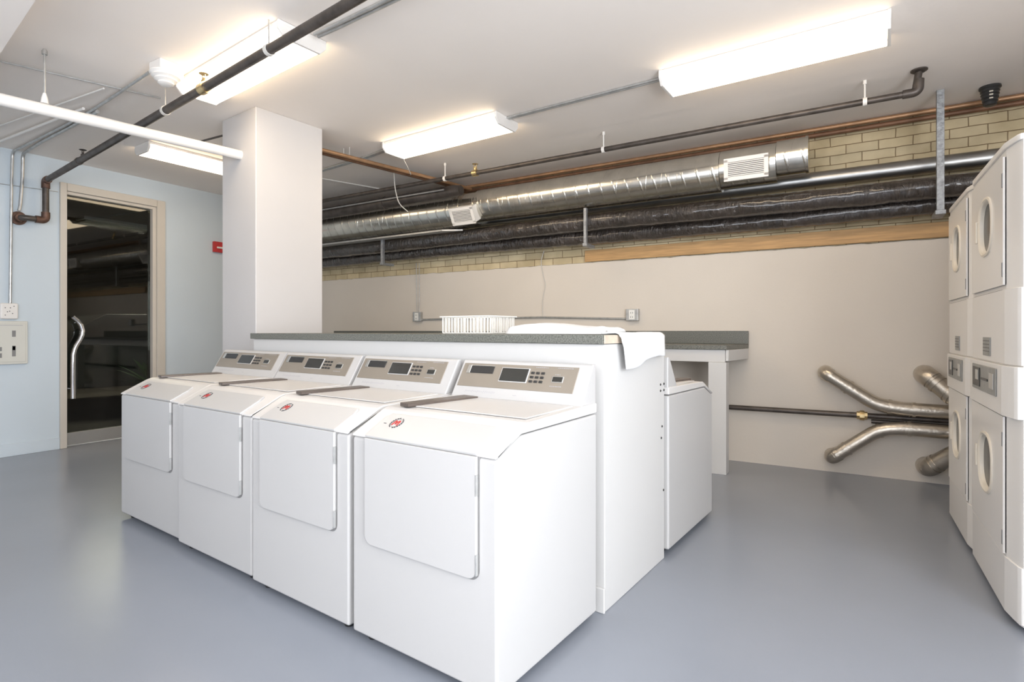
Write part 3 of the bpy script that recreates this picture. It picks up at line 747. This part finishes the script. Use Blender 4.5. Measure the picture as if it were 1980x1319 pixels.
# sprinkler line along the back wall
r = empty('sprinkler_pipe', (-6.38, 4.26, 2.585), 0, 'long dark sprinkler pipe hung parallel to the back wall', 'pipe')
e0 = Vector((6.745, 0, .022))
MB().tube(bend([(0, 0, 0), e0, (6.765, 0, HC-2.586)], .035, 8), .0205, 18).build('pipe_run', 'iron', r)
MB().tube(bend([(6.68, 0, .022), (6.762, 0, .022), (6.765, 0, .10)], .035, 8), .027, 18).build('elbow_fitting', 'iron', r)
MB().lathe([(.028, 0), (.045, .01), (.045, .016)], (6.765, 0, .142)).build('ceiling_flange', 'iron', r)
for x in (1.0, 3.05, 4.68, 6.48):
    zp = .022*x/6.745
    MB().cyl((x, 0, zp+.024), (x, 0, HC-2.586), .0055, 8).cyl((x, 0, HC-2.612), (x, 0, HC-2.586), .011, 10).build('hanger_rod', 'white_pipe', r)
    MB().cyl((x-.012, 0, zp), (x+.012, 0, zp), .026, 18).build('pipe_clamp', 'white_pipe', r)
def head(parent, p, mt='brass', s=1.0):
    x, y, z = p
    m = MB().lathe([(.016*s, 0), (.016*s, .016*s), (.009*s, .02*s), (.009*s, .034*s)], (x, y, z), 12)
    m.box(x-.018*s, x-.013*s, y-.003, y+.003, z+.018*s, z+.055*s, .001, 1).box(x+.013*s, x+.018*s, y-.003, y+.003, z+.018*s, z+.055*s, .001, 1)
    m.lathe([(.026*s, 0), (.03*s, .003), (.012*s, .008)], (x, y, z+.055*s), 14); m.cyl((x-.018*s, y, z+.018*s), (x+.018*s, y, z+.018*s), .004)
    m.build('sprinkler_head', mt, parent)
MB().cyl((3.38, 0, .011), (3.43, 0, .011), .031).build('tee_fitting', 'brass', r)
head(r, (3.405, 0, .038))
# insulated black stub under it
r = empty('black_drain_pipe', (-6.38, 4.52, 2.52), 0, 'thick black pipe just below the sprinkler pipe at the left', 'pipe')
MB().tube([(0, 0, 0), (2.95, 0, .02), (3.05, 0, .02)], [.062, .062, .05], 22).build('pipe_run', 'iron', r)
MB().cyl((1.95, 0, .013), (2.02, 0, .013), .068, 22).build('pipe_clamp', 'iron', r)
r = empty('steel_conduit', (-6.38, 4.43, 2.545), 0, 'thin pale conduit running between the two dark pipes at the left', 'conduit')
MB().cyl((0, 0, 0), (2.9, 0, .0), .008, 10).build('conduit_run', 'galv', r)

# sprinkler line over the washers
A0, A1 = Vector((-6.30, 2.145, 2.500)), Vector((-2.583, 1.822, 2.587)); dA = (A1-A0)
r = empty('sprinkler_pipe', A0, 0, 'dark sprinkler pipe crossing below the large lit fixture and dropping at the blue wall', 'pipe')
P = [Vector((-.06, -.17, -.365)), Vector((0.0, -.17, -.365)), Vector((0, -.02, -.355)), Vector((0, 0, -.02))]
run = [Vector((-.09, -.17, -.365)), Vector((.0, -.165, -.365)), Vector((0, 0, -.365)), Vector((0, 0, 0)), dA*2.15]
MB().tube(bend(run, .045, 8), .0255, 18).build('pipe_run', 'iron', r)
for q in ([(0, -.075, -.365), (0, 0, -.365), (0, 0, -.29)], [(0, 0, -.07), (0, 0, 0), dA.normalized()*.07]):
    MB().tube(bend(q, .045, 8), .033, 18).build('elbow_fitting', 'iron_rust', r)
MB().cyl((-.095, -.17, -.365), (-.075, -.17, -.365), .06, 24).cyl((-.08, -.17, -.365), (-.03, -.17, -.365), .036, 20).build('wall_flange', 'iron_rust', r)
for t_, hang in ((.235, 0), (.67, 0), (1.0, 1), (1.9, 1)):
    c = dA*t_; d = dA.normalized()
    MB().cyl(c-d*.012, c+d*.012, .030, 18).build('pipe_clamp', 'cable' if t_ > .3 else 'iron', r)
    if hang or t_ > .5: MB().cyl(c+Vector((0, 0, .028)), Vector((c.x, c.y, HC-2.501)), .005, 8).build('hanger_rod', 'galv', r)
c = dA*.26; head(r, (c.x, c.y, c.z+.022), 'iron', .9)
c = dA*.81; MB().cyl(c-dA.normalized()*.03, c+dA.normalized()*.03, .034, 18).build('tee_fitting', 'brass', r); head(r, (c.x, c.y, c.z+.03), 'brass', .95)

# white pipe ending in the pillar
r = isl_root('white_pipe', -4.05, 2.172, 0, 'thick white pipe hanging from the ceiling and ending in the pillar', 'pipe'); r.location.z = 2.429
MB().tube([(0, 0, 0), (0, -3.6, -.107)], .034, 24).build('pipe_run', 'white_pipe', r)
for v in (1.02-2.172, -.6-2.172):
    MB().cyl((0, v, -.034+.06), (0, v, HC-2.43), .006, 8).lathe([(.014, 0), (.014, .02), (.008, .03)], (0, v, HC-2.462), 10).build('hanger_rod', 'galv', r)
    MB().lathe([(.020, 0), (.016, .03), (.008, .06)], (0, v, .0), 12).build('hanger_clamp', 'white_pipe', r)

# ------------------------------------------------------------------ light fixtures
def fixture(x, y, rz, L, Wd, label, first=[None]):
    if first[0] is None:
        r = empty('ceiling_light', (0, 0, 0), 0, 'w', 'ceiling light', 'fluorescent fixtures on the ceiling')
        l, w_ = .6, .15
        MB().box(-l, l, -w_*.97, w_*.97, -.022, 0, .003, 1).build('housing', 'white_pipe', r)
        MB().prism([(-w_*.96, -.0225), (-w_*.96, -.045), (-w_*.72, -.082), (w_*.72, -.082), (w_*.96, -.045), (w_*.96, -.0225)], -l+.018, l-.018, 'x', .004, 2).build('diffuser', 'diffuser', r)
        for s in (-1, 1):
            MB().prism([(-w_, 0), (-w_, -.046), (-w_*.74, -.086), (w_*.74, -.086), (w_, -.046), (w_, 0)], s*(l-.009)-.008, s*(l-.009)+.008, 'x', .002, 1).build('end_cap', 'white_pipe', r)
        first[0] = r; o = r
    else: o = copy_tree(first[0])
    o.location = (x, y, HC-.0005); o.rotation_euler = (0, 0, rz); o.scale = (L/1.2, Wd/.3, 1); o['label'] = label
    return o
fixture(-.40, 3.545, math.radians(-2.8), 1.20, .29, 'lit fluorescent fixture on the ceiling at the upper right')
fixture(-2.81, 3.615, math.radians(-3.4), 1.22, .29, 'lit fluorescent fixture in the middle, above the silver duct')
fixture(-3.11, 2.035, math.radians(-5.2), 1.20, .29, 'largest lit fluorescent fixture, crossed by the dark sprinkler pipe')
fixture(-5.20, 3.06, math.radians(87), 1.22, .27, 'lit fluorescent fixture between the glass door and the pillar')

# ------------------------------------------------------------------ ceiling conduits
def conduit(name, pts, r_, label, mt='galv', cat='conduit', group=None, br=.05, double=None):
    o0 = Vector(pts[0]); root = empty(name, o0, 0, label, cat, group)
    P = [p-o0 for p in bend(pts, br)]
    MB().tube(P, r_, 10).build('conduit_run', mt, root)
    if double: MB().tube([p+Vector(double) for p in P], r_, 10).build('conduit_run', mt, root)
    return root
zc = HC-.012
conduit('ceiling_conduit', [(-2.45, 2.0, zc-.02), (-2.3, 2.02, zc), (-1.6, 1.98, zc), (1.88, 1.74, zc)], .009, 'pale conduit leaving the largest fixture across the ceiling', double=(0, .026, 0))
conduit('ceiling_conduit', [(-2.20, 3.57, zc), (-1.005, 3.52, zc)], .008, 'conduit joining the middle fixture to the upper right fixture', double=(0, .024, 0))
conduit('ceiling_conduit', [(-3.42, 3.62, zc), (-3.85, 3.70, zc), (-6.3, 3.95, zc)], .010, 'dull conduit between the middle fixture and the pillar', double=(0, .026, 0))
conduit('ceiling_conduit', [(-4.78, 3.9, zc), (-4.5, 4.7, zc)], .007, 'thin white conduit on the ceiling right of the pillar', 'white_pipe')
C1a = [(-4.6, .55, 2.59), (-4.3, 1.245, 2.70), (-4.05, 2.02, 2.72)]
conduit('ceiling_conduit', [(-4.36, 1.1, 2.725), (-4.05, 2.02, 2.725)], .0055, 'thin bright rod running under the ceiling at the upper left', 'galv')
conduit('ceiling_conduit', [(-4.2, 1.74, 2.722), (-5.9, 1.62, 2.722)], .0055, 'thin pale rod running toward the blue wall under the ceiling', 'white_pipe')
conduit('ceiling_conduit', [(-4.7, 1.82, 2.72), (-6.38, 1.76, 2.72)], .010, 'pale conduit running along the ceiling to the blue wall', 'white_pipe')
conduit('ceiling_conduit', [(-4.60, 1.80, 2.655), (-4.50, 2.50, 2.655)], .006, 'thin white rod lying just above the thick white pipe', 'white_pipe')
conduit('ceiling_conduit', [(-4.50, 2.53, 2.65), (-3.9, 2.56, 2.65)], .008, 'short dark conduit meeting the pillar above the white pipe', 'iron')
conduit('flexible_conduit', [(-3.66, 1.76, 2.705), (-4.2, 1.825, 2.72), (-4.66, 1.865, 2.72), (-5.2, 1.895, 2.72), (-6.37, 1.93, 2.72), (-6.375, 1.925, 2.5), (-6.375, 1.915, 1.366)], .011, 'grey flexible conduit from the alarm horn down to the white box on the blue wall', 'galv', br=.06)
conduit('flexible_conduit', [(-4.62, 1.875, 2.70), (-5.2, 1.925, 2.715), (-5.8, 1.955, 2.72), (-6.36, 2.0, 2.72), (-6.372, 2.0, 2.5), (-6.372, 1.985, 2.25), (-6.372, 1.975, 2.20)], .013, 'thicker grey flexible conduit ending at the rusty pipe flange', 'galv', br=.06)
conduit('wall_cable', [(-6.392, 1.2, 2.39), (-6.392, 2.27, 2.437)], .003, 'thin cable tacked across the blue wall left of the door', 'galv', 'cable')

# alarm horn on the ceiling
r = empty('smoke_detector', (-3.55, 1.80, HC-.0005), 0, 'white ceiling smoke detector with ribbed cone and junction box', 'smoke detector')
MB().box(-.065, .065, -.065, .065, -.055, 0, .006, 2).build('junction_box', 'white_pipe', r)
MB().lathe([(.085, -.0555), (.088, -.065), (.075, -.075), (.078, -.082), (.060, -.092), (.062, -.1), (.042, -.112), (.044, -.12), (.022, -.135), (.0, -.14)][:-1], (0, 0, 0), 28).build('ribbed_cone', 'white_pipe', r)
r = conduit('ceiling_conduit', [(-3.50, 1.875, HC-.002), (-3.50, 1.875, 2.60)], .004, 'thin white drop rod hanging beside the smoke detector', 'white_pipe')
# black ceiling fitting over the brick
r = empty('ceiling_sprinkler_canopy', (.815, 4.80, HC-.0005), 0, 'black ribbed cylindrical fitting on the ceiling at the right edge', 'fitting')
MB().lathe([(.058, 0), (.060, -.012), (.050, -.022), (.052, -.035), (.046, -.04), (.050, -.055), (.044, -.06), (.047, -.078), (.040, -.083), (.043, -.1), (.036, -.105), (.037, -.122), (.022, -.13)]).build('canopy', 'black_plastic', r)
for z in (-.046, -.067, -.09): MB().box(-.012, .008, -.052, -.046, z-.004, z+.004, .001, 1).build('painted_glint', 'cream', r)  # cream patches painted on as white reflections of the black fitting

# ------------------------------------------------------------------ blue wall things
r = empty('junction_box', (-6.399, 1.908, 1.225), 0, 'small white box with a perforated face above the ivory panel', 'junction box')
MB().box(0, .035, -.062, .062, 0, .142, .012, 3).build('box_body', 'white_pipe', r)
m = MB()
for y, z in ((-.03, .10), (.03, .115), (0, .07), (.02, .05), (-.03, .035), (.005, .1), (-.015, .065)): m.cyl((.034, y, z), (.0362, y, z), .0045, 8)
m.build('holes', 'gap', r)
r = empty('alarm_panel', (-6.399, 1.80, .823), 0, 'ivory metal alarm panel on the blue wall at the left edge', 'electrical panel')
MB().box(0, .03, -.30, .238, 0, .385, .006, 2).build('cabinet', 'box', r)
pf = MB().box(.0305, .034, -.28, .222, .02, .365, .003, 1).build('face_plate', 'box', r)
for y0, y1, z0, z1, mt in ((.125, .150, .245, .30, 'seam'), (.125, .150, .07, .165, 'seam'), (.128, .147, .125, .16, 'black_plastic'), (.0, .03, .235, .275, 'black_plastic'), (.005, .018, .175, .19, 'black_plastic'),
                           (-.02, .055, .12, .155, 'seam'), (-.02, .055, .06, .10, 'seam'), (.0, .04, .125, .14, 'black_plastic'), (-.20, -.06, .2, .30, 'black_plastic')):
    MB().box(.0345, .0365, y0, y1, z0, z1).build('indicator', mt, pf)
MB().box(.0345, .0355, .04, .20, .345, .349).build('lettering', 'grey_ink', pf)
r = empty('fire_alarm_pull', (-6.399, 3.84, 2.05), 0, 'red fire alarm pull station half hidden behind the pillar', 'fire alarm')
MB().box(0, .04, -.075, .075, 0, .125, .006, 2).build('body', 'alarm', r)
MB().box(.0405, .055, -.045, .045, .045, .065, .003, 1).build('pull_bar', 'white_pipe', r)

# ------------------------------------------------------------------ back wall things
r = empty('wooden_board', (-2.22, 5.089, 1.803), 0, 'long plain wooden board fixed along the back wall under the pipes', 'board')
MB().box(0, 4.1, -.022, 0, 0, .112, .002, 1).build('plank', 'wood', r)
for x, z, s, lab in ((-4.37, 1.232, .12, 'small metal outlet box left of the basket on the back wall'), (-1.73, 1.215, .12, 'metal outlet box right of the towel on the back wall')):
    r = empty('outlet_box', (x, 5.089, z), 0, lab, 'outlet', 'outlet boxes on the back wall')
    MB().box(-s/2, s/2, -.045, 0, 0, s*.95, .005, 2).build('box_body', 'galv', r)
    pl = MB().box(-.028, .028, -.050, -.0455, .012, s*.95-.012, .002, 1).build('receptacle', 'basket', r)
    for zz in (.035, .075): MB().box(-.012, -.007, -.0515, -.0505, zz-.007, zz+.007).box(.006, .011, -.0515, -.0505, zz-.007, zz+.007).build('socket_slots', 'gap', pl)
conduit('wall_conduit', [(-4.31, 5.075, 1.255), (-2.7, 5.075, 1.262), (-1.79, 5.075, 1.235)], .010, 'conduit joining the two outlet boxes on the back wall', 'galv')
conduit('wall_cable', [(-4.405, 5.08, 1.93), (-4.40, 5.08, 1.6), (-4.385, 5.07, 1.347)], .004, 'left one of two thin cables dropping to the small outlet box', 'galv', 'cable')
conduit('wall_cable', [(-4.36, 5.08, 1.93), (-4.355, 5.08, 1.6), (-4.355, 5.07, 1.347)], .004, 'right one of two thin cables dropping to the small outlet box', 'galv', 'cable')
conduit('wall_cable', [(-2.68, 5.08, 1.95), (-2.72, 5.08, 1.85), (-2.69, 5.08, 1.68), (-2.66, 5.08, 1.6), (-2.70, 5.08, 1.45), (-2.70, 5.08, 1.27)], .0035, 'thin cable hanging down the back wall above the towel', 'cable', 'cable', br=.08)
conduit('loose_cable', [(-3.92, 4.18, HC-.002), (-3.905, 4.18, 2.55), (-3.87, 4.2, 2.40), (-3.84, 4.3, 2.34)], .005, 'white cable dangling in front of the dark pipes near the pillar', 'cable', 'cable', br=.08)
conduit('loose_cable', [(-3.42, 3.76, 2.68), (-3.44, 3.85, 2.62), (-3.55, 4.02, 2.60), (-3.58, 4.04, 2.64)], .0035, 'thin cable drooping from the middle fixture to the copper pipes', 'cable', 'cable', br=.04)

r = empty('duct_tray', (-6.38, 4.66, 2.165), 0, 'pale flat metal tray directly under the left end of the silver duct', 'tray')
MB().prism([(0, -.07), (2.75, -.07), (2.95, .03), (0, .05)], 0, .018, 'z', .002, 1).build('tray_sheet', 'galv', r)
